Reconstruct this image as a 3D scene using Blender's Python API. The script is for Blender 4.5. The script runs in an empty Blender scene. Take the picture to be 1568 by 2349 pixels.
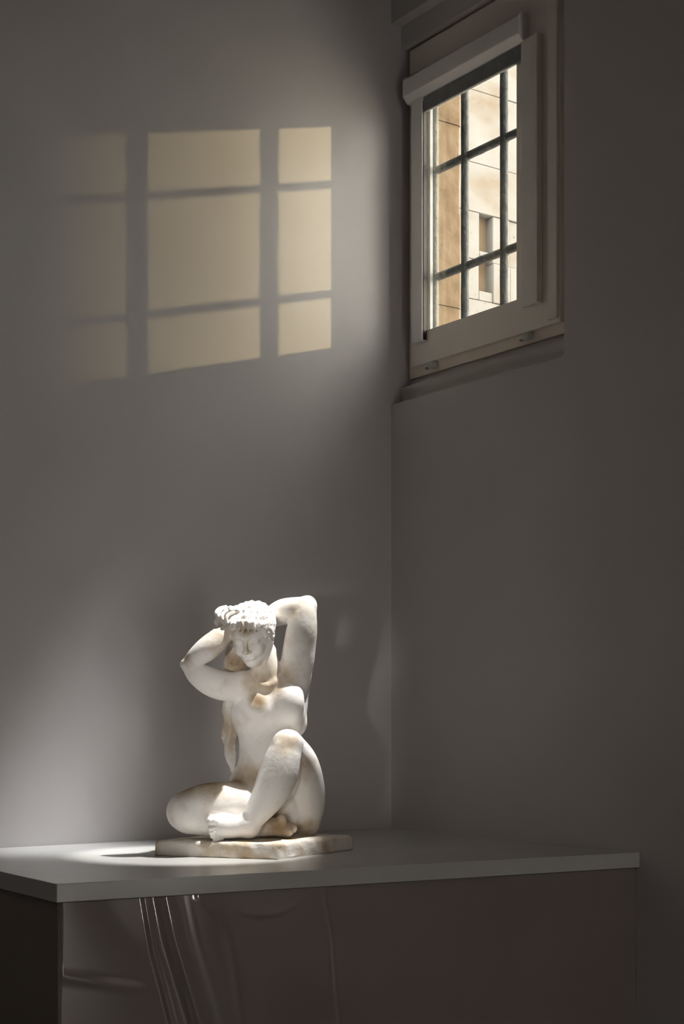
import bpy, bmesh, math, random
import numpy as np
from mathutils import Vector, Matrix

random.seed(7)
scene = bpy.context.scene
COL = scene.collection

# ------------------------------------------------------------------ camera
# room frame: corner of the two walls is x=0,y=0; left wall is the plane x=0 (room runs to -y),
# right (window) wall is the plane y=0 (room runs to +x); z=0 is the floor.
FPX, HZ, CX = 3458.0, 1645.0, 784.0          # focal length in px, horizon row, principal column of a 1568x2349 frame
TH = math.atan(2419.0 / 3458.0)
CAM = Vector((4.3775, -3.2802, 1.5))
cam_d = bpy.data.cameras.new('camera')
cam_d.sensor_fit = 'HORIZONTAL'
cam_d.sensor_width = 24.0
cam_d.lens = FPX / 1568.0 * 24.0
cam_d.shift_y = (HZ - 1174.5) / 1568.0
cam_d.clip_end = 300
cam = bpy.data.objects.new('camera', cam_d)
COL.objects.link(cam)
cam.location = CAM
cam.rotation_euler = (math.pi / 2, 0, math.pi / 2 - TH)
scene.camera = cam

# ------------------------------------------------------------------ world, sun, lamps, exposure
SKY = 10.0
world = bpy.data.worlds.new('world')
scene.world = world
world.use_nodes = True
wn = world.node_tree
wn.nodes['Background'].inputs[0].default_value = (1.0, 0.94, 0.885, 1)      # even, bright hazy sky
wn.nodes['Background'].inputs[1].default_value = SKY

SUN_TO = Vector((1.0, 2.36, 0.60)).normalized()
sun_d = bpy.data.lights.new('sun', 'SUN')
sun_d.energy = 6.2
sun_d.color = (1.0, 0.74, 0.37)
sun_d.angle = math.radians(1.0)
sun = bpy.data.objects.new('sun', sun_d)
COL.objects.link(sun)
sun.rotation_euler = SUN_TO.to_track_quat('Z', 'Y').to_euler()


def spot(name, loc, target, energy, half_deg, blend, radius, color):
    d = bpy.data.lights.new(name, 'SPOT')
    d.energy = energy
    d.spot_size = math.radians(2 * half_deg)
    d.spot_blend = blend
    d.shadow_soft_size = radius
    d.color = color
    o = bpy.data.objects.new(name, d)
    COL.objects.link(o)
    o.location = loc
    o.rotation_euler = (Vector(loc) - Vector(target)).to_track_quat('Z', 'Y').to_euler()
    return o


spot('ceiling_spotlight', (0.92, -0.10, 4.45), (0.13, -1.33, 1.10), 850, 5.4, 1.0, 0.14, (0.97, 0.98, 1.0))
spot('ceiling_spotlight', (1.10, -0.16, 4.45), (0.60, -1.00, 1.5), 950, 6.0, 0.5, 0.025, (1.0, 0.98, 0.95))
# added fill spots, low and left of the viewer, coned onto the statue
spot('statue_fill_spot', (3.45, -3.90, 1.36), (0.61, -0.99, 1.62), 290, 3.2, 1.0, 0.12, (1.0, 0.95, 0.90))
spot('statue_fill_spot', (3.45, -3.90, 1.26), (0.60, -1.00, 1.30), 170, 3.6, 1.0, 0.12, (1.0, 0.95, 0.90))
# added area light behind the viewer for soft ambient fill
ar_d = bpy.data.lights.new('ambient_fill', 'AREA')
ar_d.shape = 'RECTANGLE'
ar_d.size, ar_d.size_y = 2.4, 1.2
ar_d.energy = 21
ar_d.color = (1.0, 0.89, 0.83)
ar = bpy.data.objects.new('ambient_fill', ar_d)
COL.objects.link(ar)
ar.location = (5.2, -4.2, 4.6)
scene.view_settings.view_transform = 'Standard'
scene.view_settings.look = 'None'
scene.view_settings.gamma = 1.0
scene.view_settings.exposure = 0.0
scene.view_settings.use_curve_mapping = False


# ------------------------------------------------------------------ helpers
def new_mat(name):
    m = bpy.data.materials.new(name)
    m.use_nodes = True
    nt = m.node_tree
    return m, nt, nt.nodes['Principled BSDF']


def noise_mat(name, c1, c2, scale=4.0, rough=0.7, bump=0.0, bump_scale=60.0, detail=6.0, lo=0.35, hi=0.65, spec=0.5,
              stretch=(1, 1, 1), coat=0.0):
    m, nt, b = new_mat(name)
    tc = nt.nodes.new('ShaderNodeTexCoord')
    mp = nt.nodes.new('ShaderNodeMapping')
    mp.inputs['Scale'].default_value = stretch
    nt.links.new(tc.outputs['Object'], mp.inputs['Vector'])
    n = nt.nodes.new('ShaderNodeTexNoise')
    n.inputs['Scale'].default_value = scale
    n.inputs['Detail'].default_value = detail
    nt.links.new(mp.outputs['Vector'], n.inputs['Vector'])
    r = nt.nodes.new('ShaderNodeValToRGB')
    r.color_ramp.elements[0].position = lo
    r.color_ramp.elements[1].position = hi
    r.color_ramp.elements[0].color = (*c1, 1)
    r.color_ramp.elements[1].color = (*c2, 1)
    nt.links.new(n.outputs['Fac'], r.inputs['Fac'])
    nt.links.new(r.outputs['Color'], b.inputs['Base Color'])
    b.inputs['Roughness'].default_value = rough
    b.inputs['Specular IOR Level'].default_value = spec
    if coat:
        b.inputs['Coat Weight'].default_value = coat
    if bump:
        n2 = nt.nodes.new('ShaderNodeTexNoise')
        n2.inputs['Scale'].default_value = bump_scale
        n2.inputs['Detail'].default_value = 4
        nt.links.new(mp.outputs['Vector'], n2.inputs['Vector'])
        bp = nt.nodes.new('ShaderNodeBump')
        bp.inputs['Strength'].default_value = bump
        bp.inputs['Distance'].default_value = 0.01
        nt.links.new(n2.outputs['Fac'], bp.inputs['Height'])
        nt.links.new(bp.outputs['Normal'], b.inputs['Normal'])
    return m


def link(name, me, mat, parent=None):
    o = bpy.data.objects.new(name, me)
    COL.objects.link(o)
    if mat is not None:
        me.materials.append(mat)
    if parent is not None:
        o.parent = parent
        o.matrix_parent_inverse = parent.matrix_world.inverted()
    return o


def tag(o, label=None, cat=None, group=None, kind=None):
    for k, v in (('label', label), ('category', cat), ('group', group), ('kind', kind)):
        if v:
            o[k] = v
    return o


def empty(name, loc):
    o = bpy.data.objects.new(name, None)
    COL.objects.link(o)
    o.location = loc
    o.empty_display_size = 0.1
    bpy.context.view_layer.update()
    return o


def bm_box(bm, x0, x1, y0, y1, z0, z1):
    v = [bm.verts.new(p) for p in ((x0, y0, z0), (x1, y0, z0), (x1, y1, z0), (x0, y1, z0),
                                   (x0, y0, z1), (x1, y0, z1), (x1, y1, z1), (x0, y1, z1))]
    for f in ((0, 3, 2, 1), (4, 5, 6, 7), (0, 1, 5, 4), (1, 2, 6, 5), (2, 3, 7, 6), (3, 0, 4, 7)):
        bm.faces.new([v[i] for i in f])
    return v


def bm_prism(bm, poly, z0, z1):
    """vertical prism over a counter-clockwise xy polygon"""
    lo = [bm.verts.new((x, y, z0)) for x, y in poly]
    hi = [bm.verts.new((x, y, z1)) for x, y in poly]
    n = len(poly)
    bm.faces.new(lo[::-1])
    bm.faces.new(hi)
    for i in range(n):
        bm.faces.new([lo[i], lo[(i + 1) % n], hi[(i + 1) % n], hi[i]])


def bm_profile_x(bm, prof, x0, x1):
    """extrude a (y,z) profile along x"""
    a = [bm.verts.new((x0, y, z)) for y, z in prof]
    b = [bm.verts.new((x1, y, z)) for y, z in prof]
    n = len(prof)
    bm.faces.new(a)
    bm.faces.new(b[::-1])
    for i in range(n):
        bm.faces.new([a[i], b[i], b[(i + 1) % n], a[(i + 1) % n]])


def finish(name, bm, mat, parent=None, bevel=0.0, seg=2, smooth=False):
    bmesh.ops.recalc_face_normals(bm, faces=bm.faces)
    if bevel:
        bmesh.ops.bevel(bm, geom=list(bm.edges), offset=bevel, segments=seg, affect='EDGES', profile=0.5)
    me = bpy.data.meshes.new(name)
    bm.to_mesh(me)
    bm.free()
    if smooth:
        me.polygons.foreach_set('use_smooth', [True] * len(me.polygons))
    return link(name, me, mat, parent)


def box(name, dims, mat, parent=None, bevel=0.0, seg=2):
    bm = bmesh.new()
    bm_box(bm, *dims)
    return finish(name, bm, mat, parent, bevel, seg)


# ------------------------------------------------------------------ materials
M_WALL = noise_mat('taupe_wall_paint', (0.56, 0.535, 0.525), (0.595, 0.57, 0.56), 1.6, 0.75, 0.03, 160, spec=0.3)
M_ROOM = noise_mat('dim_wall_paint', (0.20, 0.19, 0.18), (0.23, 0.215, 0.2), 2.0, 0.8)
M_FLOOR = noise_mat('dark_floor', (0.05, 0.04, 0.034), (0.075, 0.06, 0.05), 3.0, 0.5, stretch=(1, 8, 1))
M_BENCH = noise_mat('grey_bench_lacquer', (0.54, 0.533, 0.512), (0.57, 0.563, 0.542), 5.0, 0.25, 0.02, 220, spec=0.5)
M_BODY = noise_mat('brown_grey_panel', (0.22, 0.185, 0.15), (0.25, 0.21, 0.175), 3.0, 0.5)
M_FRAME = noise_mat('cream_window_paint', (0.80, 0.72, 0.62), (0.85, 0.77, 0.68), 9.0, 0.5, 0.03, 120)
M_SASH = noise_mat('offwhite_sash_paint', (0.86, 0.80, 0.74), (0.90, 0.84, 0.78), 9.0, 0.42, 0.03, 120)
M_ALU = noise_mat('white_blind_aluminium', (0.86, 0.84, 0.83), (0.89, 0.87, 0.86), 9.0, 0.22)
M_GASKET = noise_mat('black_gasket', (0.012, 0.011, 0.01), (0.02, 0.018, 0.016), 20.0, 0.6)
M_SPACER = noise_mat('grey_spacer_bar', (0.20, 0.21, 0.22), (0.26, 0.27, 0.28), 30.0, 0.45)
M_IRON = noise_mat('weathered_iron', (0.032, 0.038, 0.043), (0.085, 0.092, 0.096), 45.0, 0.6, 0.5, 90, lo=0.4, hi=0.72)
M_PLUG = noise_mat('white_plastic', (0.6, 0.62, 0.6), (0.66, 0.67, 0.65), 20.0, 0.4)


def stone_mat(name, c1, c2, c3, streak=(1, 1, 1), scale=5.0, bump=0.6):
    m, nt, b = new_mat(name)
    tc = nt.nodes.new('ShaderNodeTexCoord')
    mp = nt.nodes.new('ShaderNodeMapping')
    mp.inputs['Scale'].default_value = streak
    nt.links.new(tc.outputs['Object'], mp.inputs['Vector'])
    n = nt.nodes.new('ShaderNodeTexNoise')
    n.inputs['Scale'].default_value = scale
    n.inputs['Detail'].default_value = 8
    nt.links.new(mp.outputs['Vector'], n.inputs['Vector'])
    r = nt.nodes.new('ShaderNodeValToRGB')
    r.color_ramp.elements[0].position = 0.3
    r.color_ramp.elements[0].color = (*c1, 1)
    r.color_ramp.elements[1].position = 0.7
    r.color_ramp.elements[1].color = (*c3, 1)
    e = r.color_ramp.elements.new(0.5)
    e.color = (*c2, 1)
    nt.links.new(n.outputs['Fac'], r.inputs['Fac'])
    # dark pits
    v = nt.nodes.new('ShaderNodeTexNoise')
    v.inputs['Scale'].default_value = 55
    v.inputs['Detail'].default_value = 3
    nt.links.new(tc.outputs['Object'], v.inputs['Vector'])
    pr = nt.nodes.new('ShaderNodeValToRGB')
    pr.color_ramp.elements[0].position = 0.27
    pr.color_ramp.elements[0].color = (0.55, 0.42, 0.3, 1)
    pr.color_ramp.elements[1].position = 0.34
    pr.color_ramp.elements[1].color = (1, 1, 1, 1)
    nt.links.new(v.outputs['Fac'], pr.inputs['Fac'])
    mx = nt.nodes.new('ShaderNodeMix')
    mx.data_type = 'RGBA'
    mx.blend_type = 'MULTIPLY'
    mx.inputs[0].default_value = 1.0
    nt.links.new(r.outputs['Color'], mx.inputs[6])
    nt.links.new(pr.outputs['Color'], mx.inputs[7])
    nt.links.new(mx.outputs[2], b.inputs['Base Color'])
    b.inputs['Roughness'].default_value = 0.9
    b.inputs['Specular IOR Level'].default_value = 0.2
    bp = nt.nodes.new('ShaderNodeBump')
    bp.inputs['Strength'].default_value = bump
    bp.inputs['Distance'].default_value = 0.01
    nt.links.new(n.outputs['Fac'], bp.inputs['Height'])
    nt.links.new(bp.outputs['Normal'], b.inputs['Normal'])
    return m


M_STONE = stone_mat('pale_limestone', (0.125, 0.102, 0.08), (0.148, 0.142, 0.134), (0.160, 0.158, 0.156), (1, 1, 1.6), 3.2, 0.8)
M_JAMB = stone_mat('shade_tan_tooled_stone', (0.10, 0.07, 0.042), (0.14, 0.10, 0.063), (0.165, 0.125, 0.085), (1, 3, 3), 5.0, 0.9)  # tan darkened to carry the shade of the left jamb

m, nt, b = new_mat('window_glass')
M_GLASS = m
tr = nt.nodes.new('ShaderNodeBsdfTransparent')
tr.inputs[0].default_value = (0.97, 0.98, 0.97, 1)
gl = nt.nodes.new('ShaderNodeBsdfGlossy')
gl.inputs['Roughness'].default_value = 0.0
lw = nt.nodes.new('ShaderNodeLayerWeight')
lw.inputs['Blend'].default_value = 0.5
pw = nt.nodes.new('ShaderNodeMath')
pw.operation = 'POWER'
pw.inputs[1].default_value = 5.0
nt.links.new(lw.outputs['Facing'], pw.inputs[0])
fr = nt.nodes.new('ShaderNodeMath')
fr.operation = 'MULTIPLY_ADD'
fr.inputs[1].default_value = 0.9
fr.inputs[2].default_value = 0.02
nt.links.new(pw.outputs[0], fr.inputs[0])
ms = nt.nodes.new('ShaderNodeMixShader')
nt.links.new(fr.outputs[0], ms.inputs[0])
nt.links.new(tr.outputs[0], ms.inputs[1])
nt.links.new(gl.outputs[0], ms.inputs[2])
nt.links.new(ms.outputs[0], nt.nodes['Material Output'].inputs['Surface'])

# ------------------------------------------------------------------ the room
ROOM_X, ROOM_Y, ROOM_Z = 7.5, -6.0, 4.7
LIP_Z0, LIP_Z1, LIP_X = 2.633, 4.015, 0.902       # opening in the plaster face of the window wall
RING_R = 0.0456                                    # set-back of the second step of the reveal
RING_Z0, RING_Z1 = 2.700, 3.935
OUT_R0, OUT_R1 = 0.12, 0.305                       # outer stone skin

tag(box('floor', (-0.2, ROOM_X, ROOM_Y, 0.0, -0.1, 0.0), M_FLOOR), kind='structure')
tag(box('ceiling', (-0.2, ROOM_X, ROOM_Y, 0.3, ROOM_Z, ROOM_Z + 0.1), M_ROOM), kind='structure')
tag(box('wall_left', (-0.2, 0.0, ROOM_Y, OUT_R0, 0.0, ROOM_Z), M_WALL), kind='structure')
tag(box('wall_back', (-0.2, ROOM_X, ROOM_Y - 0.2, ROOM_Y, 0.0, ROOM_Z), M_ROOM), kind='structure')

bm = bmesh.new()
bm_box(bm, 0.0, ROOM_X, 0.0, RING_R, 0.0, LIP_Z0)                 # below the opening
bm_box(bm, 0.0, ROOM_X, 0.0, RING_R, LIP_Z1, ROOM_Z)              # above
bm_box(bm, LIP_X, ROOM_X, 0.0, RING_R, LIP_Z0, LIP_Z1)            # right of it
bm_box(bm, 0.0, ROOM_X, RING_R, OUT_R0, 0.0, RING_Z0)
bm_box(bm, 0.0, ROOM_X, RING_R, OUT_R0, RING_Z1, ROOM_Z)
bm_box(bm, 0.858, ROOM_X, RING_R, OUT_R0, RING_Z0, RING_Z1)
bm_box(bm, 0.0, 0.858, 0.085, OUT_R0, RING_Z0, 2.736)
bm_box(bm, 0.0, 0.858, 0.085, OUT_R0, 3.925, RING_Z1)
bm_box(bm, 0.0, 0.014, 0.085, OUT_R0, 2.736, 3.925)
bm_box(bm, 0.848, 0.858, 0.085, OUT_R0, 2.736, 3.925)
tag(finish('wall_right', bm, M_WALL), kind='structure')

# far end of the room with an opening added for frontal fill and plinth reflections
bm = bmesh.new()
DX = ROOM_X
bm_box(bm, DX, DX + 0.2, ROOM_Y, -1.22, 0, ROOM_Z)
bm_box(bm, DX, DX + 0.2, -0.75, 0.0, 0, ROOM_Z)
bm_box(bm, DX, DX + 0.2, -1.22, -0.75, 2.1, ROOM_Z)
tag(finish('wall_far', bm, M_ROOM), kind='structure')

# ------------------------------------------------------------------ outer stone skin of the window wall
JX0, JX1, JZ0, JZ1 = 0.03, 0.86, 2.70, 3.93
wo = bpy.data.meshes.new('wall_outer')
bm = bmesh.new()
bm_box(bm, -0.2, ROOM_X, OUT_R0, OUT_R1, 0.0, JZ0)
bm_box(bm, -0.2, ROOM_X, OUT_R0, OUT_R1, JZ1, ROOM_Z + 0.3)
bm_box(bm, JX1, ROOM_X, OUT_R0, OUT_R1, JZ0, JZ1)
bm_box(bm, -1.2, JX0 - 0.10, OUT_R0, OUT_R1, JZ0, JZ1)
wall_outer = tag(finish('wall_outer', bm, M_STONE), kind='structure')
# left jamb of the opening: tooled stones in shade-darkened tan with a pale chamfered arris
zs = [JZ0, 3.02, 3.37, 3.70, JZ1]
for i in range(4):
    bm = bmesh.new()
    dx = (0.0, 0.003, -0.002, 0.002)[i]
    ch = 0.012
    bm_prism(bm, [(JX0 - 0.1, OUT_R0), (JX0 + dx, OUT_R0), (JX0 + dx, OUT_R1 - ch), (JX0 + dx - ch, OUT_R1 + 0.002),
                  (JX0 - 0.1, OUT_R1 + 0.002)], zs[i] + 0.001, zs[i + 1] - 0.001)
    finish('jamb_stone', bm, M_JAMB, wall_outer)

# ------------------------------------------------------------------ stone wing across the court
XF = -2.2
K = (4.3775 - XF) / (4.3775 + 2.0)                 # measured on x=-2, carried to x=XF


def yz(yv, zv):
    return -3.2802 + (yv + 3.2802) * K, 1.5 + (zv - 1.5) * K


M_HOLE = stone_mat('brown_hole_shade', (0.085, 0.055, 0.03), (0.12, 0.085, 0.05), (0.14, 0.11, 0.075), (1, 1, 1), 6.0, 0.8)  # wall backing, browned to carry the shade inside the holes
court = tag(box('wall_courtyard', (XF - 0.5, XF - 0.065, 0.9, 9.0, 0.0, 8.0), M_HOLE), kind='structure')
courses = [3.16, 3.50, 3.80, 4.02, 4.28, 4.55, 4.95, 5.30, 5.62]     # joint heights on x=-2 near y=2.2
rng = random.Random(3)


def block(y0, y1, z0, z1, proud=0.0):
    a0, b0 = yz(y0, z0)
    a1, b1 = yz(y1, z1)
    g = 0.0013
    bm = bmesh.new()
    bm_box(bm, XF - 0.07, XF + proud + rng.uniform(-0.004, 0.004), a0 + g, a1 - g, b0 + g, b1 - g)
    return finish('stone_block', bm, M_STONE, court, 0.003, 1)


H0, H1 = 2.105, 2.205
layout = {0: [1.3, 1.75, 2.2, 2.62, 3.1], 1: [1.3, 1.95, 2.36, 2.8, 3.1], 4: [1.3, 1.85, 2.40, 2.75, 3.1],
          5: [1.3, 2.02, 2.31, 2.7, 3.1], 6: [1.3, 1.8, 2.3, 2.6, 3.1], 7: [1.3, 2.0, 2.45, 3.1]}
for c in range(8):
    z0, z1 = courses[c], courses[c + 1]
    if c in (2, 3):
        for a, b_ in ((1.3, 1.7), (1.7, H0), (H1, 2.33), (2.33, 2.72), (2.72, 3.1)):
            block(a, b_, z0, z1, -0.012 if (c == 3 and a > 2.3) else 0.0)
    else:
        e = layout[c]
        for a, b_ in zip(e[:-1], e[1:]):
            block(a, b_, z0, z1)
# the two putlog holes: stones set between them
block(H0, H1, 4.045, 4.075, -0.006)
block(H0, H1, 3.80, 3.855, -0.004)
M_GROUND = noise_mat('bounce_ground', (0.50, 0.47, 0.43), (0.62, 0.59, 0.55), 12.0, 0.9)  # unseen ground, made pale to bounce light up through the window
tag(box('unseen_ground_courtyard', (-3.0, 40, 0.3, 60, -0.3, -0.02), M_GROUND), kind='structure')

# added unseen block whose edge half hides the low sun (its penumbra grades the light through the window)
HS = Vector((SUN_TO.x, SUN_TO.y)).normalized()
HP = Vector((HS.y, -HS.x))
HD, HPE, HW = 36.0, 0.21, 9.0
bm = bmesh.new()
quad = []
for dd, pp in ((HD, HPE), (HD, HPE + HW), (HD + 9, HPE + HW), (HD + 9, HPE)):
    q = HS * dd + HP * pp
    quad.append((q.x, q.y))
bm_prism(bm, quad[::-1], -0.02, 17.0)
tag(finish('sun_blocker', bm, M_STONE), kind='structure')

# ------------------------------------------------------------------ the window (frame, sash, glass)
win = tag(empty('window_1', (0.4, 0.075, 2.73)), kind='structure')
FX0, FX1, FZ0, FZ1 = 0.012, 0.852, 2.732, 3.93
SX0, SX1, SZ0, SZ1 = 0.040, 0.822, 2.768, 3.915
GX0, GX1, GZ0, GZ1 = 0.100, 0.612, 2.884, 3.70


def ring(name, x0, x1, z0, z1, ix0, ix1, iz0, iz1, r0, r1, mat, parent, bevel=0.003):
    """four mitred rails round an opening, between depths r0 (room side) and r1"""
    out = []
    P = [(x0, z0), (x1, z0), (x1, z1), (x0, z1)]
    Q = [(ix0, iz0), (ix1, iz0), (ix1, iz1), (ix0, iz1)]
    bm = bmesh.new()
    for i in range(4):
        j = (i + 1) % 4
        ring_pts = [P[i], P[j], Q[j], Q[i]]
        a = [bm.verts.new((p[0], r0, p[1])) for p in ring_pts]
        b2 = [bm.verts.new((p[0], r1, p[1])) for p in ring_pts]
        bm.faces.new(a)
        bm.faces.new(b2[::-1])
        bm.faces.new([a[0], b2[0], b2[1], a[1]])
        bm.faces.new([a[2], b2[2], b2[3], a[3]])
    bmesh.ops.remove_doubles(bm, verts=bm.verts, dist=1e-6)
    return finish(name, bm, mat, parent)


ring('frame', FX0, FX1, FZ0, FZ1, 0.085, 0.78, 2.80, 3.86, 0.075, 0.118, M_FRAME, win)
sash = ring('sash', SX0, SX1, SZ0, SZ1, GX0, GX1, GZ0, GZ1, 0.060, 0.108, M_SASH, win)
# raised inner profile of the sash (room side lip on the hinge stile)
box('sash_lip', (0.772, 0.815, 0.050, 0.060, SZ0 + 0.012, SZ1), M_SASH, win, 0.003)
ring('glazing_gasket', GX0 - 0.001, GX1 + 0.001, GZ0 - 0.001, GZ1 + 0.001, GX0 + 0.004, GX1 - 0.004, GZ0 + 0.004, GZ1 - 0.005,
     0.082, 0.087, M_GASKET, win)
for rr in (0.089, 0.105):
    box('pane', (GX0 + 0.001, GX1 - 0.001, rr, rr + 0.003, GZ0 + 0.001, GZ1 - 0.001), M_GLASS, win)
ring('spacer_bar', GX0 + 0.002, GX1 - 0.002, GZ0 + 0.002, GZ1 - 0.002, GX0 + 0.010, GX1 - 0.008, GZ0 + 0.008, GZ1 - 0.008,
     0.0925, 0.1045, M_SPACER, win)


def plug(x, z):
    bm = bmesh.new()
    mt = Matrix.Translation((x, 0.060, z)) @ Matrix.Rotation(math.radians(90), 4, 'Y')
    bmesh.ops.create_cone(bm, cap_ends=True, segments=20, radius1=0.0125, radius2=0.0115, depth=0.03, matrix=mt)
    o = finish('hinge_cap', bm, M_PLUG, win, 0.002, 2, True)
    bm_ = bmesh.new()
    bm_box(bm_, x - 0.036, x - 0.012, 0.057, 0.066, z - 0.010, z - 0.003)
    finish('hinge_arm', bm_, M_SPACER, o)


plug(0.162, 2.755)
plug(0.665, 2.752)

# ------------------------------------------------------------------ roller blind on the sash
blind = tag(empty('roller_blind', (0.36, 0.045, 3.70)),
            'white roller blind cassette with side guide rails fixed on the window sash', 'roller blind')
bm = bmesh.new()
prof = [(0.060, 3.805), (0.030, 3.808), (0.020, 3.796), (0.0195, 3.742), (0.0205, 3.738), (0.042, 3.7165), (0.060, 3.7155)]
bm_profile_x(bm, prof, 0.048, 0.662)
finish('cassette', bm, M_ALU, blind)
bm = bmesh.new()
prof2 = [(y + (0.001 if y > 0.05 else -0.0012), z + (0.0015 if z > 3.76 else -0.0015)) for y, z in prof]
bm_profile_x(bm, prof2, 0.662, 0.668)
finish('end_cap', bm, M_ALU, blind)
bm = bmesh.new()
bm_profile_x(bm, prof2, 0.043, 0.048)
finish('end_cap', bm, M_ALU, blind)
for x0, x1, zb in ((0.064, 0.128, 2.846), (0.655, 0.722, 2.846)):
    g = box('guide_rail', (x0, x1, 0.040, 0.060, zb, 3.722), M_ALU, blind, 0.003)
box('guide_lip', (0.722, 0.738, 0.036, 0.060, 2.846, 3.72), M_SASH, blind, 0.002)
box('guide_lip', (0.128, 0.131, 0.046, 0.060, 2.85, 3.70), M_GASKET, blind)
box('bottom_bar', (0.128, 0.655, 0.046, 0.058, 3.662, 3.716), M_SPACER, blind, 0.004)

# ------------------------------------------------------------------ iron grille outside
grille = tag(empty('window_grille', (0.38, 0.14, 2.72)),
             'dark weathered iron bar grille outside the small window', 'grille')
GR = 0.122


def bar(name, axis, pos, a, b_, w, seed):
    rg = random.Random(seed)
    bm = bmesh.new()
    n = 26
    rows = []
    for i in range(n + 1):
        t = a + (b_ - a) * i / n
        row = []
        for k in range(8):
            an = math.pi * 2 * (k + 0.5) / 8
            sq = 1.0 / max(abs(math.cos(an)), abs(math.sin(an)))
            rad = w / 2 * (0.72 * sq + 0.28) * rg.uniform(0.95, 1.05)
            u, v = math.cos(an) * rad, math.sin(an) * rad
            row.append(bm.verts.new((pos + u, GR + v, t) if axis == 'z' else (t, GR + 0.006 + u, pos + v)))
        rows.append(row)
    for r0, r1 in zip(rows[:-1], rows[1:]):
        for k in range(8):
            bm.faces.new([r0[k], r0[(k + 1) % 8], r1[(k + 1) % 8], r1[k]])
    bm.faces.new(rows[0])
    bm.faces.new(rows[-1][::-1])
    return finish(name, bm, M_IRON, grille, smooth=True)


for i, x in enumerate((0.0975, 0.270, 0.478)):
    bar('vertical_bar', 'z', x, 2.70, 3.93, 0.028, i)
for i, z in enumerate((3.092, 3.478)):
    h = bar('horizontal_bar', 'x', z, 0.03, 0.86, 0.027, 10 + i)
    for x in (0.270, 0.478):
        bm = bmesh.new()
        bmesh.ops.create_icosphere(bm, subdivisions=2, radius=0.019, matrix=Matrix.Translation((x, GR + 0.004, z - 0.003)) @ Matrix.Diagonal((1.08, 0.9, 1.0, 1)))
        finish('bar_collar', bm, M_IRON, h, smooth=True)

# ------------------------------------------------------------------ plinth bench
BT, BTH = 1.10, 0.045
top_poly = [(0.0, -1.758), (1.0267, -1.770), (1.2265, 0.0), (0.0, 0.0)]
plinth = tag(empty('display_plinth', (0.55, -0.9, 0.0)),
             'long grey display plinth with thick overhanging top standing in the room corner', 'plinth')
bm = bmesh.new()
bm_prism(bm, [(0.001, -1.758), (1.0267, -1.770), (1.2265, -0.001), (0.001, -0.001)], BT - BTH, BT)
finish('top_slab', bm, M_BENCH, plinth, 0.0018, 2)
ins = 0.010
body_poly = [(0.001, -1.758 + ins), (1.0267 - ins - 0.006, -1.770 + ins), (1.2265 - ins - 0.006, -0.001), (0.001, -0.001)]
bm = bmesh.new()
bm_prism(bm, body_poly, 0.002, BT - BTH)
finish('body', bm, M_BODY, plinth)

# glossy wavy plastic facing on the front of the plinth
A = np.array([1.0267 - ins, -1.770 + ins])
B = np.array([1.2265 - ins, -0.001])
L = float(np.linalg.norm(B - A))
tdir = (B - A) / L
ndir = np.array([tdir[1], -tdir[0]])


def ridge(u, z, pts, w, hgt, side=0.0):
    """height of a fold that follows the polyline pts (z -> u)"""
    zz = [p[1] for p in pts]
    uu = [p[0] for p in pts]
    c = np.interp(z, zz, uu)
    q = (u - c) / w
    return hgt * np.exp(-q * q)


NU, NZ = 640, 150
us = np.linspace(0, L, NU)
zs_ = np.linspace(0.30, BT - BTH - 0.002, NZ)
U, Z = np.meshgrid(us, zs_)
s1 = [(0.40, 0.30), (0.293, 0.7335), (0.269, 0.8215), (0.2405, 0.9214), (0.2267, 0.998), (0.2175, 1.0525)]
s1b = [(0.42, 0.30), (0.308, 0.7335), (0.284, 0.8215), (0.2525, 0.9214), (0.2375, 0.998), (0.2275, 1.0525)]
s2 = [(0.46, 0.30), (0.3455, 0.7284), (0.3102, 0.8398), (0.2752, 0.9514), (0.2543, 1.0504)]
s3 = [(0.56, 0.30), (0.475, 0.73), (0.462, 0.85), (0.442, 0.95), (0.4136, 0.997), (0.3633, 1.0441)]
s4 = [(0.82, 0.30), (0.756, 0.78), (0.745, 0.90), (0.7236, 1.0235)]
D = (ridge(U, Z, s1, 0.007, 0.0045) + ridge(U, Z, s1b, 0.005, 0.0026) + ridge(U - 0.02, Z, s2, 0.022, 0.010) + ridge(U, Z, s2, 0.006, 0.002) + ridge(U, Z, s3, 0.012, 0.0028)
     + ridge(U - 0.10, Z, s2, 0.055, 0.008)
     + ridge(U, Z, s4, 0.006, 0.0012) + 0.003 * np.sin(U * 9 + 1.2 * np.sin(Z * 7)) + 0.002 * np.sin(Z * 13 + 4 * U))
zc = 0.878 - 0.24 * np.clip(U, 0, 0.3)
D += 0.004 * np.exp(-((Z - zc) / 0.014) ** 2) * np.clip((0.23 - U) / 0.1, 0, 1)
arc = np.hypot((U - 0.55) / 1.4, Z - 1.075)
D += 0.0022 * np.exp(-((arc - 0.085) / 0.008) ** 2) * np.clip((1.03 - Z) / 0.03, 0, 1)
D = D - D.min()
edge = np.clip(np.minimum(U, L - U) / 0.008, 0, 1)
D = 0.0015 + D * edge
X3 = A[0] + U * tdir[0] + (D - 0.006) * ndir[0]
Y3 = A[1] + U * tdir[1] + (D - 0.006) * ndir[1]
verts = np.stack([X3, Y3, Z], -1).reshape(-1, 3)
faces = []
for j in range(NZ - 1):
    for i in range(NU - 1):
        a = j * NU + i
        faces.append((a, a + 1, a + NU + 1, a + NU))
me = bpy.data.meshes.new('front_facing')
me.from_pydata(verts.tolist(), [], faces)
me.polygons.foreach_set('use_smooth', [True] * len(me.polygons))
M_FILM = noise_mat('glossy_taupe_plastic', (0.25, 0.21, 0.185), (0.28, 0.24, 0.21), 2.0, 0.10, spec=0.6, coat=1.0)
ff = link('front_facing', me, M_FILM, plinth)
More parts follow.
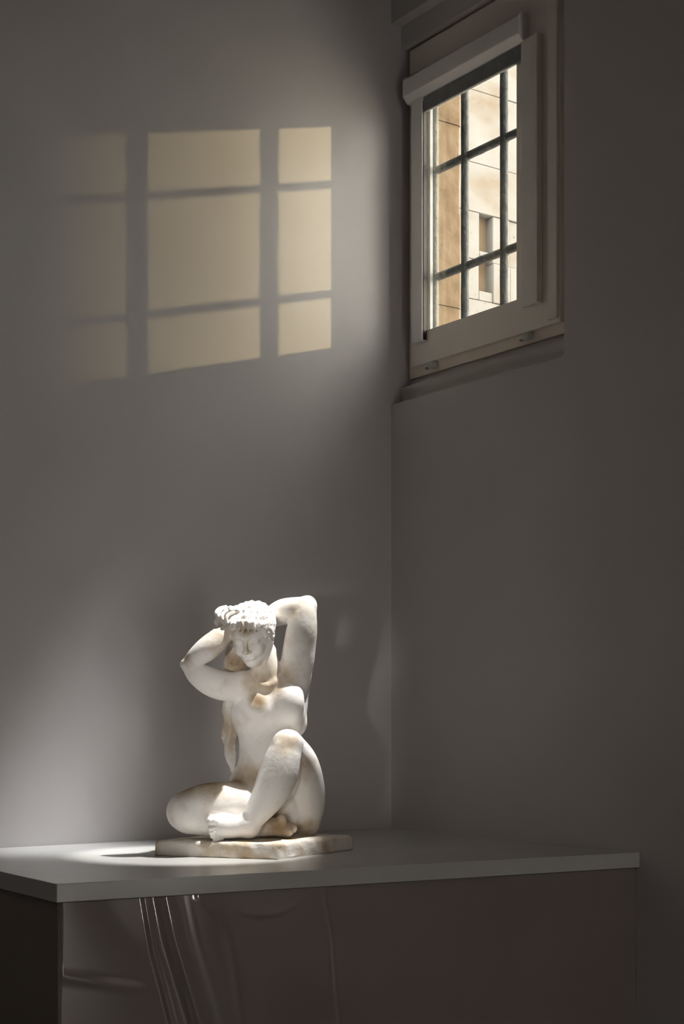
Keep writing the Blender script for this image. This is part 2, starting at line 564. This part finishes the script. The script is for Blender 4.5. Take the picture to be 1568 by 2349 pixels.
tag(ff, 'glossy wavy plastic facing with curved folds')

#STATUE#
# ------------------------------------------------------------------ the statue
# sculpted as a signed distance field in its own frame: (u right, v up, w towards the viewer), unit 1.287 mm
YREF, UNIT = 4.45, 4.45 / 3458.0
SU = (math.sin(TH), -math.cos(TH))
YU = (math.cos(TH), math.sin(TH))


def to_world(p):
    p = np.asarray(p, dtype=np.float64)
    dep = YREF - p[..., 2] * UNIT
    X = (p[..., 0] - CX) / FPX * dep
    Zz = (HZ - p[..., 1]) / FPX * dep
    return np.stack([CAM[0] + X * SU[0] + dep * SU[1], CAM[1] + X * YU[0] + dep * YU[1], CAM[2] + Zz], -1)


class Field:
    """grid of signed distances; points are (px, py, d) with py running down"""

    def __init__(self, lo, hi, step):
        self.lo = np.array(lo, float)
        self.step = step
        self.n = np.ceil((np.array(hi, float) - self.lo) / step).astype(int) + 1
        self.F = np.full(self.n, 30.0, np.float32)

    def sub(self, lo, hi, pad):
        a = np.clip(np.floor((np.array(lo) - pad - self.lo) / self.step).astype(int), 0, self.n - 1)
        b = np.clip(np.ceil((np.array(hi) + pad - self.lo) / self.step).astype(int) + 1, 1, self.n)
        if np.any(b <= a):
            return None
        ax = [(self.lo[i] + np.arange(a[i], b[i]) * self.step).astype(np.float32) for i in range(3)]
        X, Y, Zz = np.meshgrid(*ax, indexing='ij', sparse=True)
        return (slice(a[0], b[0]), slice(a[1], b[1]), slice(a[2], b[2])), X, Y, Zz

    def blend(self, sl, d, k, cut=False):
        f = self.F[sl]
        if cut:                                     # smooth subtraction
            g = -d
            h = np.clip(0.5 - 0.5 * (f - g) / k, 0, 1) if k > 0 else (g > f).astype(np.float32)
            self.F[sl] = f * (1 - h) + g * h + (k * h * (1 - h) if k > 0 else 0)
        else:
            if k > 0:
                h = np.clip(0.5 + 0.5 * (f - d) / k, 0, 1)
                self.F[sl] = f * (1 - h) + d * h - k * h * (1 - h)
            else:
                self.F[sl] = np.minimum(f, d)

    def cone(self, p0, p1, r0, r1, k=8, cut=False, flat=(1, 1, 1), fn=None):
        p0, p1 = np.array(p0, float), np.array(p1, float)
        R = max(r0, r1)
        got = self.sub(np.minimum(p0, p1) - R, np.maximum(p0, p1) + R, k + 4)
        if got is None:
            return
        sl, X, Y, Zz = got
        d = p1 - p0
        L2 = max(float(d @ d), 1e-6)
        t = np.clip(((X - p0[0]) * d[0] + (Y - p0[1]) * d[1] + (Zz - p0[2]) * d[2]) / L2, 0, 1)
        q = np.sqrt(((X - p0[0] - t * d[0]) / flat[0]) ** 2 + ((Y - p0[1] - t * d[1]) / flat[1]) ** 2 + ((Zz - p0[2] - t * d[2]) / flat[2]) ** 2)
        dd = q - (r0 + (r1 - r0) * t)
        if fn is not None:
            dd = dd + fn(X, Y, Zz)
        self.blend(sl, dd.astype(np.float32), k, cut)

    def chain(self, pts, k=8, cut=False, fn=None, div=12):
        """one smooth tapering limb through (px, py, d, radius) knots"""
        P = np.array(pts, float)
        if len(P) > 2:                               # Catmull-Rom through the knots
            E = np.vstack([2 * P[0] - P[1], P, 2 * P[-1] - P[-2]])
            out = []
            for i in range(1, len(E) - 2):
                p0, p1, p2, p3 = E[i - 1:i + 3]
                for t in np.arange(div) / div:
                    out.append(0.5 * (2 * p1 + (p2 - p0) * t + (2 * p0 - 5 * p1 + 4 * p2 - p3) * t * t + (3 * p1 - p0 - 3 * p2 + p3) * t ** 3))
            out.append(P[-1])
            P = np.array(out)
        R = P[:, 3].max()
        got = self.sub(P[:, :3].min(0) - R, P[:, :3].max(0) + R, k + 4)
        if got is None:
            return
        sl, X, Y, Zz = got
        best = None
        for a_, b_ in zip(P[:-1], P[1:]):
            d = b_[:3] - a_[:3]
            L2 = max(float(d @ d), 1e-6)
            t = np.clip(((X - a_[0]) * d[0] + (Y - a_[1]) * d[1] + (Zz - a_[2]) * d[2]) / L2, 0, 1)
            q = np.sqrt((X - a_[0] - t * d[0]) ** 2 + (Y - a_[1] - t * d[1]) ** 2 + (Zz - a_[2] - t * d[2]) ** 2) - (a_[3] + (b_[3] - a_[3]) * t)
            best = q if best is None else np.minimum(best, q)
        if fn is not None:
            best = best + fn(X, Y, Zz)
        self.blend(sl, best.astype(np.float32), k, cut)

    def ell(self, c, r, k=8, axes=None, cut=False, fn=None):
        c, r = np.array(c, float), np.array(r, float)
        R = r.max()
        got = self.sub(c - R, c + R, k + 4)
        if got is None:
            return
        sl, X, Y, Zz = got
        A_ = np.eye(3) if axes is None else np.array(axes, float)
        P = [((X - c[0]) * A_[i, 0] + (Y - c[1]) * A_[i, 1] + (Zz - c[2]) * A_[i, 2]) for i in range(3)]
        k0 = np.sqrt(sum((P[i] / r[i]) ** 2 for i in range(3))) + 1e-6
        k1 = np.sqrt(sum((P[i] / r[i] ** 2) ** 2 for i in range(3))) + 1e-6
        dd = k0 * (k0 - 1) / k1
        if fn is not None:
            dd = dd + fn(X, Y, Zz)
        self.blend(sl, dd.astype(np.float32), k, cut)

    def mesh(self):
        F, n = self.F, self.n
        s = (F < 0)
        cnt = np.zeros(n - 1, np.uint8)
        for i in (0, 1):
            for j in (0, 1):
                for k in (0, 1):
                    cnt += s[i:n[0] - 1 + i, j:n[1] - 1 + j, k:n[2] - 1 + k]
        act = np.argwhere((cnt > 0) & (cnt < 8))
        idx = np.full(n - 1, -1, np.int32)
        idx[act[:, 0], act[:, 1], act[:, 2]] = np.arange(len(act))
        acc = np.zeros((len(act), 3))
        num = np.zeros(len(act))
        cor = [(i, j, k) for i in (0, 1) for j in (0, 1) for k in (0, 1)]
        for a in range(8):
            for b2 in range(a + 1, 8):
                df = np.array(cor[b2]) - np.array(cor[a])
                if np.abs(df).sum() != 1:
                    continue
                pa, pb = act + cor[a], act + cor[b2]
                fa = F[pa[:, 0], pa[:, 1], pa[:, 2]].astype(float)
                fb = F[pb[:, 0], pb[:, 1], pb[:, 2]].astype(float)
                m_ = (fa < 0) != (fb < 0)
                t = np.where(m_, fa / np.where(m_, fa - fb, 1), 0)
                acc += np.where(m_[:, None], pa + t[:, None] * df, 0)
                num += m_
        V = self.lo + acc / num[:, None] * self.step
        quads = []
        for ax in range(3):
            o1, o2 = (ax + 1) % 3, (ax + 2) % 3
            sa = [slice(1, n[i] - 1) for i in range(3)]
            sb = list(sa)
            sa[ax] = slice(0, n[ax] - 1)
            sb[ax] = slice(1, n[ax])
            A_, B_ = s[tuple(sa)], s[tuple(sb)]
            e = np.argwhere(A_ != B_)
            flip = A_[e[:, 0], e[:, 1], e[:, 2]]
            base = e.copy()
            base[:, o1] += 1
            base[:, o2] += 1
            q = []
            for d1, d2 in ((-1, -1), (0, -1), (0, 0), (-1, 0)):
                c = base.copy()
                c[:, o1] += d1
                c[:, o2] += d2
                q.append(idx[c[:, 0], c[:, 1], c[:, 2]])
            q = np.stack(q, 1)
            q = np.where(flip[:, None], q, q[:, ::-1])
            quads.append(q)
        Q = np.concatenate(quads)
        Q = Q[(Q >= 0).all(1)]
        return V, Q[:, ::-1]                         # py runs down: the frame is left-handed, so flip


def sdf_object(name, field, mat, parent, relax=1):
    V, Q = field.mesh()
    for _ in range(relax):                           # light smoothing of the net
        acc = np.zeros_like(V)
        num = np.zeros(len(V))
        for a, b2 in ((0, 1), (1, 2), (2, 3), (3, 0)):
            np.add.at(acc, Q[:, a], V[Q[:, b2]])
            np.add.at(num, Q[:, a], 1)
        V = V * 0.5 + 0.5 * acc / np.maximum(num, 1)[:, None]
    W = to_world(V)
    me = bpy.data.meshes.new(name)
    me.vertices.add(len(W))
    me.vertices.foreach_set('co', W.astype(np.float32).ravel())
    me.loops.add(Q.size)
    me.loops.foreach_set('vertex_index', Q.ravel().astype(np.int32))
    me.polygons.add(len(Q))
    me.polygons.foreach_set('loop_start', np.arange(0, Q.size, 4, dtype=np.int32))
    me.polygons.foreach_set('loop_total', np.full(len(Q), 4, np.int32))
    me.polygons.foreach_set('use_smooth', np.ones(len(Q), bool))
    me.update(calc_edges=True)
    me.validate()
    # ivory patina and painted brown shade: a stain weight stored with the mesh, placed on the figure by hand
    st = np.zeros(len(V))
    for cx_, cy_, cd_, rr, amt in STAIN_SHADE:
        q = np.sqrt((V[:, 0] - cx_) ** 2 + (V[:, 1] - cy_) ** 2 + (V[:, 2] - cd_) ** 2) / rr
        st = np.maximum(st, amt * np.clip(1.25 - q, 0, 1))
    at = me.attributes.new('stain_shade', 'FLOAT', 'POINT')
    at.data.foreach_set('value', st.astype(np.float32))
    return link(name, me, mat, parent)


def wob(X, Y, Zz, s, ph=0.0):
    return (np.sin(X / s + ph + 1.3 * np.sin(Y / s * 0.7 + ph)) + np.sin(Y / s * 1.1 + 2.1 * ph + 1.1 * np.sin(Zz / s * 0.8))
            + np.sin(Zz / s * 0.9 + 0.7 * ph + 1.2 * np.sin(X / s * 0.9))) / 3.0


# patina and painted shade spots: px, py, d, radius, amount
STAIN_SHADE = [(592, 1605, 56, 27, 1.0), (610, 1565, 30, 60, 0.55), (480, 1805, 40, 60, 0.8), (430, 1815, 60, 40, 0.7), (545, 1800, 20, 45, 0.75),
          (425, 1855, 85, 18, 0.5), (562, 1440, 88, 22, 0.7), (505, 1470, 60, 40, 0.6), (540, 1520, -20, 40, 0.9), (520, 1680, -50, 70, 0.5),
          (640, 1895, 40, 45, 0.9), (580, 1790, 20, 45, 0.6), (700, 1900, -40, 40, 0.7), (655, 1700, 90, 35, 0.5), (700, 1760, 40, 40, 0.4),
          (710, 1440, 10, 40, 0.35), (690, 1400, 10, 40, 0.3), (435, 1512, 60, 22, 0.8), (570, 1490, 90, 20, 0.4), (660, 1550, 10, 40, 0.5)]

M_PL, nt, b = new_mat('aged_white_plaster')
tc = nt.nodes.new('ShaderNodeTexCoord')
n1 = nt.nodes.new('ShaderNodeTexNoise')
n1.inputs['Scale'].default_value = 14
n1.inputs['Detail'].default_value = 8
n1.inputs['Roughness'].default_value = 0.62
nt.links.new(tc.outputs['Object'], n1.inputs['Vector'])
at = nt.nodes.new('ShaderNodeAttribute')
at.attribute_name = 'stain_shade'
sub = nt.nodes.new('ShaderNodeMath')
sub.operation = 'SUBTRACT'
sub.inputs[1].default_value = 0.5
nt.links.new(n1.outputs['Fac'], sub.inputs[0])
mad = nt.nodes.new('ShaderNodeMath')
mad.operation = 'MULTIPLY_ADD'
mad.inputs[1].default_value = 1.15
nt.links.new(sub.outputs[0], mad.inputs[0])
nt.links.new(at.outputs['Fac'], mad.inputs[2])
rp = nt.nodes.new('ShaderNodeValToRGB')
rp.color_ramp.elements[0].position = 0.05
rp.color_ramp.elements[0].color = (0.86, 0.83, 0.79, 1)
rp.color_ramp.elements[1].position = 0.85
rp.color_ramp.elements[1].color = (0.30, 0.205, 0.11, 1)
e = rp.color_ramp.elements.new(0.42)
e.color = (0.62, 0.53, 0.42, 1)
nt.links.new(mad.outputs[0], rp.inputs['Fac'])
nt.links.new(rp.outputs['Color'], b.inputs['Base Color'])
b.inputs['Roughness'].default_value = 0.62
b.inputs['Specular IOR Level'].default_value = 0.35
n2 = nt.nodes.new('ShaderNodeTexNoise')
n2.inputs['Scale'].default_value = 90
n2.inputs['Detail'].default_value = 5
nt.links.new(tc.outputs['Object'], n2.inputs['Vector'])
bp = nt.nodes.new('ShaderNodeBump')
bp.inputs['Strength'].default_value = 0.14
bp.inputs['Distance'].default_value = 0.006
nt.links.new(n2.outputs['Fac'], bp.inputs['Height'])
nt.links.new(bp.outputs['Normal'], b.inputs['Normal'])

M_HAIR = M_PL.copy()
M_HAIR.name = 'rough_plaster_hair'
for nd in M_HAIR.node_tree.nodes:
    if nd.type == 'BUMP':
        nd.inputs['Strength'].default_value = 0.7

statue = tag(empty('statue', tuple(to_world((583, 1955, 0)))),
             'white plaster statue of a seated nude woman with both arms raised to her hair', 'statue')

# ---- head frame: forward f, up, right (py is down, so "up" has negative y)
hf = np.array([-0.24, 0.42, 0.87])
hf /= np.linalg.norm(hf)
hu = np.array([-0.20, -0.88, 0.42])
hu -= hf * (hu @ hf)
hu /= np.linalg.norm(hu)
hr = np.cross(hf, hu)
if hr[0] < 0:
    hr = -hr
HC = np.array([577.0, 1452.0, 30.0])
HAX = [hr, hu, hf]


def hd(a, b2, c):
    return HC + a * hr + b2 * hu + c * hf


body = Field((372, 1355, -150), (756, 1936, 150), 1.4)
B_ = body
# pelvis, belly, ribs
B_.ell((628, 1850, -45), (78, 66, 68), 20)
B_.ell((606, 1802, -24), (82, 66, 58), 26)
B_.ell((618, 1722, -12), (70, 80, 50), 28)
B_.ell((614, 1636, -14), (85, 80, 56), 24)
B_.ell((622, 1585, -18), (76, 50, 48), 24)
B_.ell((664, 1606, -50), (42, 84, 38), 18)            # back / side
B_.ell((684, 1560, -42), (24, 44, 30), 16)
B_.ell((664, 1662, -46), (38, 30, 34), 16)
# shoulders
B_.ell((556, 1574, 4), (38, 34, 34), 20)
B_.ell((674, 1552, -16), (36, 40, 36), 20)
# breasts
B_.ell((587, 1627, 27), (38, 35, 26), 24)
B_.ell((662, 1612, 24), (35, 42, 28), 20)
# linea of the belly and navel
B_.cone((608, 1664, 50), (600, 1745, 44), 3, 3, 14, cut=True)
B_.ell((592, 1772, 36), (4, 5, 6), 6, cut=True)
# neck
B_.chain([(614, 1574, -4, 38), (610, 1540, 4, 34), (602, 1505, 8, 32), (594, 1480, 8, 32)], 12)
B_.cone((592, 1560, 32), (624, 1492, 14), 6, 6, 12)
B_.cone((556, 1560, 26), (604, 1574, 36), 5, 4, 12)
B_.cone((614, 1574, 36), (666, 1546, 16), 4, 5, 12)
# head
B_.ell(hd(0, 6, -12), (50, 48, 56), 12, HAX)
B_.ell(hd(0, -8, 20), (39, 54, 40), 14, HAX)
B_.ell(hd(0, -56, 40), (14, 11, 14), 12, HAX)          # chin
B_.cone(hd(-36, -24, 4), hd(-7, -55, 34), 12, 8, 12)
B_.cone(hd(36, -24, 4), hd(7, -55, 34), 12, 8, 12)
B_.chain([hd(-34, 12, 38).tolist() + [8], hd(-18, 17, 50).tolist() + [8], hd(0, 13, 53).tolist() + [7], hd(18, 17, 50).tolist() + [8],
          hd(34, 12, 38).tolist() + [8]], 7)                                # brow
B_.cone(hd(0, 12, 53.5), hd(0, -15, 69), 4.0, 5.6, 3.5)     # nose
B_.ell(hd(0, -17, 69), (6.5, 5.5, 6.5), 3, HAX)
B_.ell(hd(-7, -20, 63), (4.5, 4.5, 6), 3, HAX)
B_.ell(hd(7, -20, 63), (4.5, 4.5, 6), 3, HAX)
B_.ell(hd(-21, -22, 43), (12, 12, 10), 10, HAX)         # cheeks
B_.ell(hd(21, -22, 43), (12, 12, 10), 10, HAX)
B_.ell(hd(0, -35, 51), (15, 11, 9), 8, HAX)             # muzzle
B_.cone(hd(-11, -33, 56), hd(0, -32, 59.5), 2.4, 3.2, 2.5)
B_.cone(hd(0, -32, 59.5), hd(11, -33, 56), 3.2, 2.4, 2.5)
B_.cone(hd(-8, -40, 56.5), hd(8, -40, 56.5), 3.4, 3.4, 2.5)
B_.cone(hd(-13, -36.5, 59), hd(13, -36.5, 59), 1.6, 1.6, 1.4, cut=True)
B_.cone(hd(-6, -47.5, 59), hd(6, -47.5, 59), 3.0, 3.0, 5, cut=True)
for sg in (-1, 1):                                       # eyes cast down
    B_.ell(hd(sg * 20, 3, 61), (14, 9, 9), 4, HAX, cut=True)               # socket
    B_.ell(hd(sg * 20, 0, 48.5), (11.5, 6.5, 8.5), 1.5, HAX)               # lowered lid
    B_.cone(hd(sg * 9, -5, 55), hd(sg * 20, -7, 57), 1.4, 1.9, 1.5, cut=True)
    B_.cone(hd(sg * 20, -7, 57), hd(sg * 31, -4, 51), 1.9, 1.4, 1.5, cut=True)
B_.ell(hd(47, -4, 0), (7, 17, 11), 4, HAX)             # ear
B_.ell(hd(53, -2, 4), (3, 9, 4), 2, HAX, cut=True)

# arm on the viewer's left: upper arm out to the elbow, forearm back up to the head
B_.chain([(562, 1574, 4, 33), (524, 1575, 20, 34), (488, 1566, 36, 33), (456, 1548, 48, 27), (430, 1526, 56, 15)], 10)
B_.cone((440, 1530, 56), (420, 1523, 57), 13, 6, 8)
B_.chain([(432, 1523, 57, 15), (452, 1506, 62, 23), (477, 1487, 62, 28), (502, 1465, 56, 25), (518, 1446, 48, 18), (520, 1430, 42, 17)], 7)
# hand in the hair
B_.ell((518, 1420, 38), (18, 22, 15), 6)
for q in ([(508, 1420, 44, 6), (496, 1408, 40, 5.2), (503, 1397, 32, 4.8), (518, 1392, 28, 4)],
          [(510, 1425, 52, 6), (500, 1413, 51, 5.2), (507, 1401, 44, 4.8), (522, 1396, 40, 4)],
          [(516, 1430, 58, 6), (508, 1418, 60, 5.2), (514, 1406, 55, 4.8), (528, 1400, 50, 4)],
          [(524, 1434, 62, 5.5), (518, 1423, 67, 5), (523, 1411, 64, 4.6), (536, 1405, 58, 4)],
          [(504, 1436, 40, 6), (495, 1426, 33, 5.4), (500, 1415, 26, 5)]):
    B_.chain(q, 1.2, div=5)
# arm on the viewer's right: straight up from the shoulder, forearm folded behind the head
B_.chain([(670, 1566, -18, 36), (681, 1522, -10, 38), (687, 1480, -4, 37), (692, 1445, 2, 35), (698, 1410, 4, 28), (703, 1392, 0, 22)], 10)
B_.ell((706, 1385, -2), (15, 17, 15), 10)
B_.chain([(704, 1390, 0, 21), (676, 1399, -12, 29), (650, 1404, -26, 30), (628, 1412, -38, 25), (606, 1420, -46, 19)], 7)
B_.ell((594, 1420, -44), (22, 18, 16), 6)

# raised leg: foot in front, shin, knee, thigh back to the hip
B_.chain([(661, 1708, 62, 31), (648, 1742, 70, 41), (635, 1785, 72, 45), (614, 1828, 78, 38), (588, 1866, 86, 29), (566, 1892, 92, 24)], 8)
B_.cone((640, 1712, 90), (568, 1866, 106), 7, 6, 16)    # shin bone edge
B_.ell((658, 1701, 66), (31, 25, 28), 16)
B_.chain([(666, 1712, 46, 34), (685, 1752, 8, 44), (691, 1800, -28, 52), (692, 1846, -52, 52), (690, 1878, -68, 42)], 4)
B_.ell((694, 1890, -72), (37, 28, 40), 16)
B_.chain([(566, 1893, 92, 24), (540, 1897, 94, 25), (516, 1899, 97, 24), (508, 1900, 98, 19)], 8)
B_.ell((572, 1904, 88), (22, 18, 20), 12)
for x_, y_, d_, r_ in ((486, 1885, 108, 10.5), (483, 1900, 112, 6.6), (484, 1909, 112, 6.0), (487, 1917.5, 110, 5.6), (492, 1925, 106, 5.2)):
    B_.cone((x_ + 18, y_ + 0.5 * (1900 - y_) * 0.2, d_ - 8), (x_ + 6, y_, d_), r_ * 0.85, r_ * 0.9, 1.2)
    B_.cone((x_ + 6, y_, d_), (x_, y_ + 1, d_ - 2), r_ * 0.82, r_, 1.0)
# folded leg on the ground
B_.chain([(608, 1838, -12, 46), (560, 1842, 10, 50), (515, 1846, 28, 53), (470, 1852, 42, 54), (431, 1860, 50, 47)], 14)
B_.ell((424, 1866, 56), (38, 36, 34), 16)
B_.chain([(436, 1880, 66, 32), (490, 1889, 64, 31), (560, 1896, 46, 24), (610, 1898, 32, 20)], 14)
B_.chain([(610, 1898, 32, 18), (640, 1893, 34, 18), (668, 1900, 20, 13)], 6)
B_.ell((645, 1882, 44), (12, 15, 10), 3)
B_.cone((622, 1905, 40), (660, 1908, 36), 12, 12, 6)
# crease between calf and thigh
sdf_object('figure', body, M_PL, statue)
del body

# ---- hair: swept cap with loose locks, and the long tress down the back
hair = Field((488, 1368, -118), (652, 1790, 116), 1.4)


def strand(X, Y, Zz):
    a_ = (X - HC[0]) * hr[0] + (Y - HC[1]) * hr[1] + (Zz - HC[2]) * hr[2]
    b_ = (X - HC[0]) * hu[0] + (Y - HC[1]) * hu[1] + (Zz - HC[2]) * hu[2]
    c_ = (X - HC[0]) * hf[0] + (Y - HC[1]) * hf[1] + (Zz - HC[2]) * hf[2]
    w1 = a_ + 5 * np.sin(c_ / 17.0 + b_ / 23.0) + 3 * np.sin(b_ / 11.0)
    return 1.5 * np.sin(w1 / 2.6) * (0.55 + 0.45 * np.sin(c_ / 9.0 + a_ / 7.0)) + 1.7 * wob(X, Y, Zz, 7.0, 0.4) + 1.3 * wob(X, Y, Zz, 2.4, 1.7)


def strand2(X, Y, Zz):
    return 2.6 * np.sin((X + Zz * 0.6 + 6 * np.sin(Y / 15.0)) / 4.2) * (0.5 + 0.5 * np.sin(Y / 19.0)) + 3.6 * wob(X, Y * 0.8, Zz, 8.0, 0.9) + 1.2 * wob(X, Y, Zz, 3.4, 2.2)


hair.ell(hd(0, 14, -18), (55, 52, 60), 6, HAX, fn=strand)
hair.ell(hd(16, 42, 2), (36, 22, 40), 8, HAX, fn=strand)
hair.ell(hd(42, 18, 10), (16, 28, 32), 8, HAX, fn=strand)
hair.ell(hd(-26, 38, 16), (28, 18, 30), 8, HAX, fn=strand)
hair.chain([hd(-44, 26, 26).tolist() + [10], hd(-28, 38, 42).tolist() + [11], hd(-8, 42, 48).tolist() + [11], hd(16, 42, 46).tolist() + [11],
            hd(34, 32, 36).tolist() + [11], hd(47, 12, 18).tolist() + [10]], 6, fn=strand)       # roll along the brow
hair.ell((536, 1401, 42), (24, 11, 18), 6, fn=strand)
for a, b2, c, e2 in ((-20, 46, 50, (-25, 33, 57)), (-8, 50, 50, (-10, 33, 59)), (1, 52, 50, (2, 30, 61)), (11, 50, 50, (14, 31, 59)), (24, 46, 48, (28, 27, 54)),
                     (42, 30, 34, (46, 2, 32)), (47, 22, 24, (49, -12, 22))):
    hair.chain([hd(a, b2, c).tolist() + [6], (0.5 * (hd(a, b2, c) + hd(*e2)) + 2 * hf).tolist() + [5], hd(*e2).tolist() + [2.5]], 2.5, fn=strand, div=5)
hair.chain([(566, 1462, -34, 36), (548, 1500, -36, 30), (540, 1530, -40, 26), (536, 1575, -56, 26), (529, 1620, -62, 20), (528, 1680, -62, 19),
            (527, 1720, -60, 15), (530, 1752, -54, 10), (537, 1775, -46, 6)], 8, fn=strand2, div=6)
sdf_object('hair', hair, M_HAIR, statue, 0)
del hair

# ---- square base slab, chipped and uneven
ZT, ZB = 1.145, BT
corners_b = [(0.5018, -1.2322), (0.809, -1.0019), (0.6695, -0.643), (0.362, -0.873)]
ctr = np.mean(corners_b, 0)
bm = bmesh.new()
N = 40
pts = []
for e_ in range(4):
    p, q = np.array(corners_b[e_]), np.array(corners_b[(e_ + 1) % 4])
    for i in range(N):
        t = i / N
        pts.append(p + (q - p) * t)
pts = np.array(pts)
# round the plan corners a little
for _ in range(1):
    pts = 0.5 * pts + 0.25 * (np.roll(pts, 1, 0) + np.roll(pts, -1, 0))
rr_ = random.Random(5)
prof_s = [(0.0, ZB + 0.0005), (0.0, ZB + 0.006), (0.001, ZB + 0.022), (0.002, ZB + 0.034), (0.004, ZT - 0.005), (0.008, ZT - 0.0015), (0.014, ZT)]
rings = []
for k_, (inset, z) in enumerate(prof_s):
    row = []
    for i, p in enumerate(pts):
        v = ctr - p
        v = v / np.linalg.norm(v)
        jit = 0.0012 * math.sin(i * 0.9 + k_) + 0.0012 * math.sin(i * 0.37 + 2.0 * k_) + rr_.uniform(-0.0008, 0.0008)
        if k_ >= 4:
            jit += 0.0018 * max(0.0, math.sin(i * 0.23 + 1.0)) ** 3
        q = p + v * (inset + jit)
        row.append(bm.verts.new((q[0], q[1], z + (rr_.uniform(-0.0006, 0.0006) if k_ else 0))))
    rings.append(row)
n_ = len(pts)
for r0, r1 in zip(rings[:-1], rings[1:]):
    for i in range(n_):
        bm.faces.new([r0[i], r0[(i + 1) % n_], r1[(i + 1) % n_], r1[i]])
bm.faces.new(rings[0][::-1])
prev = rings[-1]
for s_ in (0.8, 0.6, 0.4, 0.2):
    row = []
    for i, p in enumerate(pts):
        q = ctr + (p - ctr) * s_ * 0.97
        row.append(bm.verts.new((q[0], q[1], ZT + 0.0012 * math.sin(i * 0.31 + s_ * 9))))
    for i in range(n_):
        bm.faces.new([prev[i], prev[(i + 1) % n_], row[(i + 1) % n_], row[i]])
    prev = row
cv = bm.verts.new((ctr[0], ctr[1], ZT))
for i in range(n_):
    bm.faces.new([prev[i], prev[(i + 1) % n_], cv])
M_SLAB = noise_mat('aged_plaster_slab', (0.55, 0.43, 0.29), (0.78, 0.73, 0.66), 13.0, 0.75, 0.25, 60, lo=0.36, hi=0.56, spec=0.3)
finish('base_slab', bm, M_SLAB, statue, smooth=True)
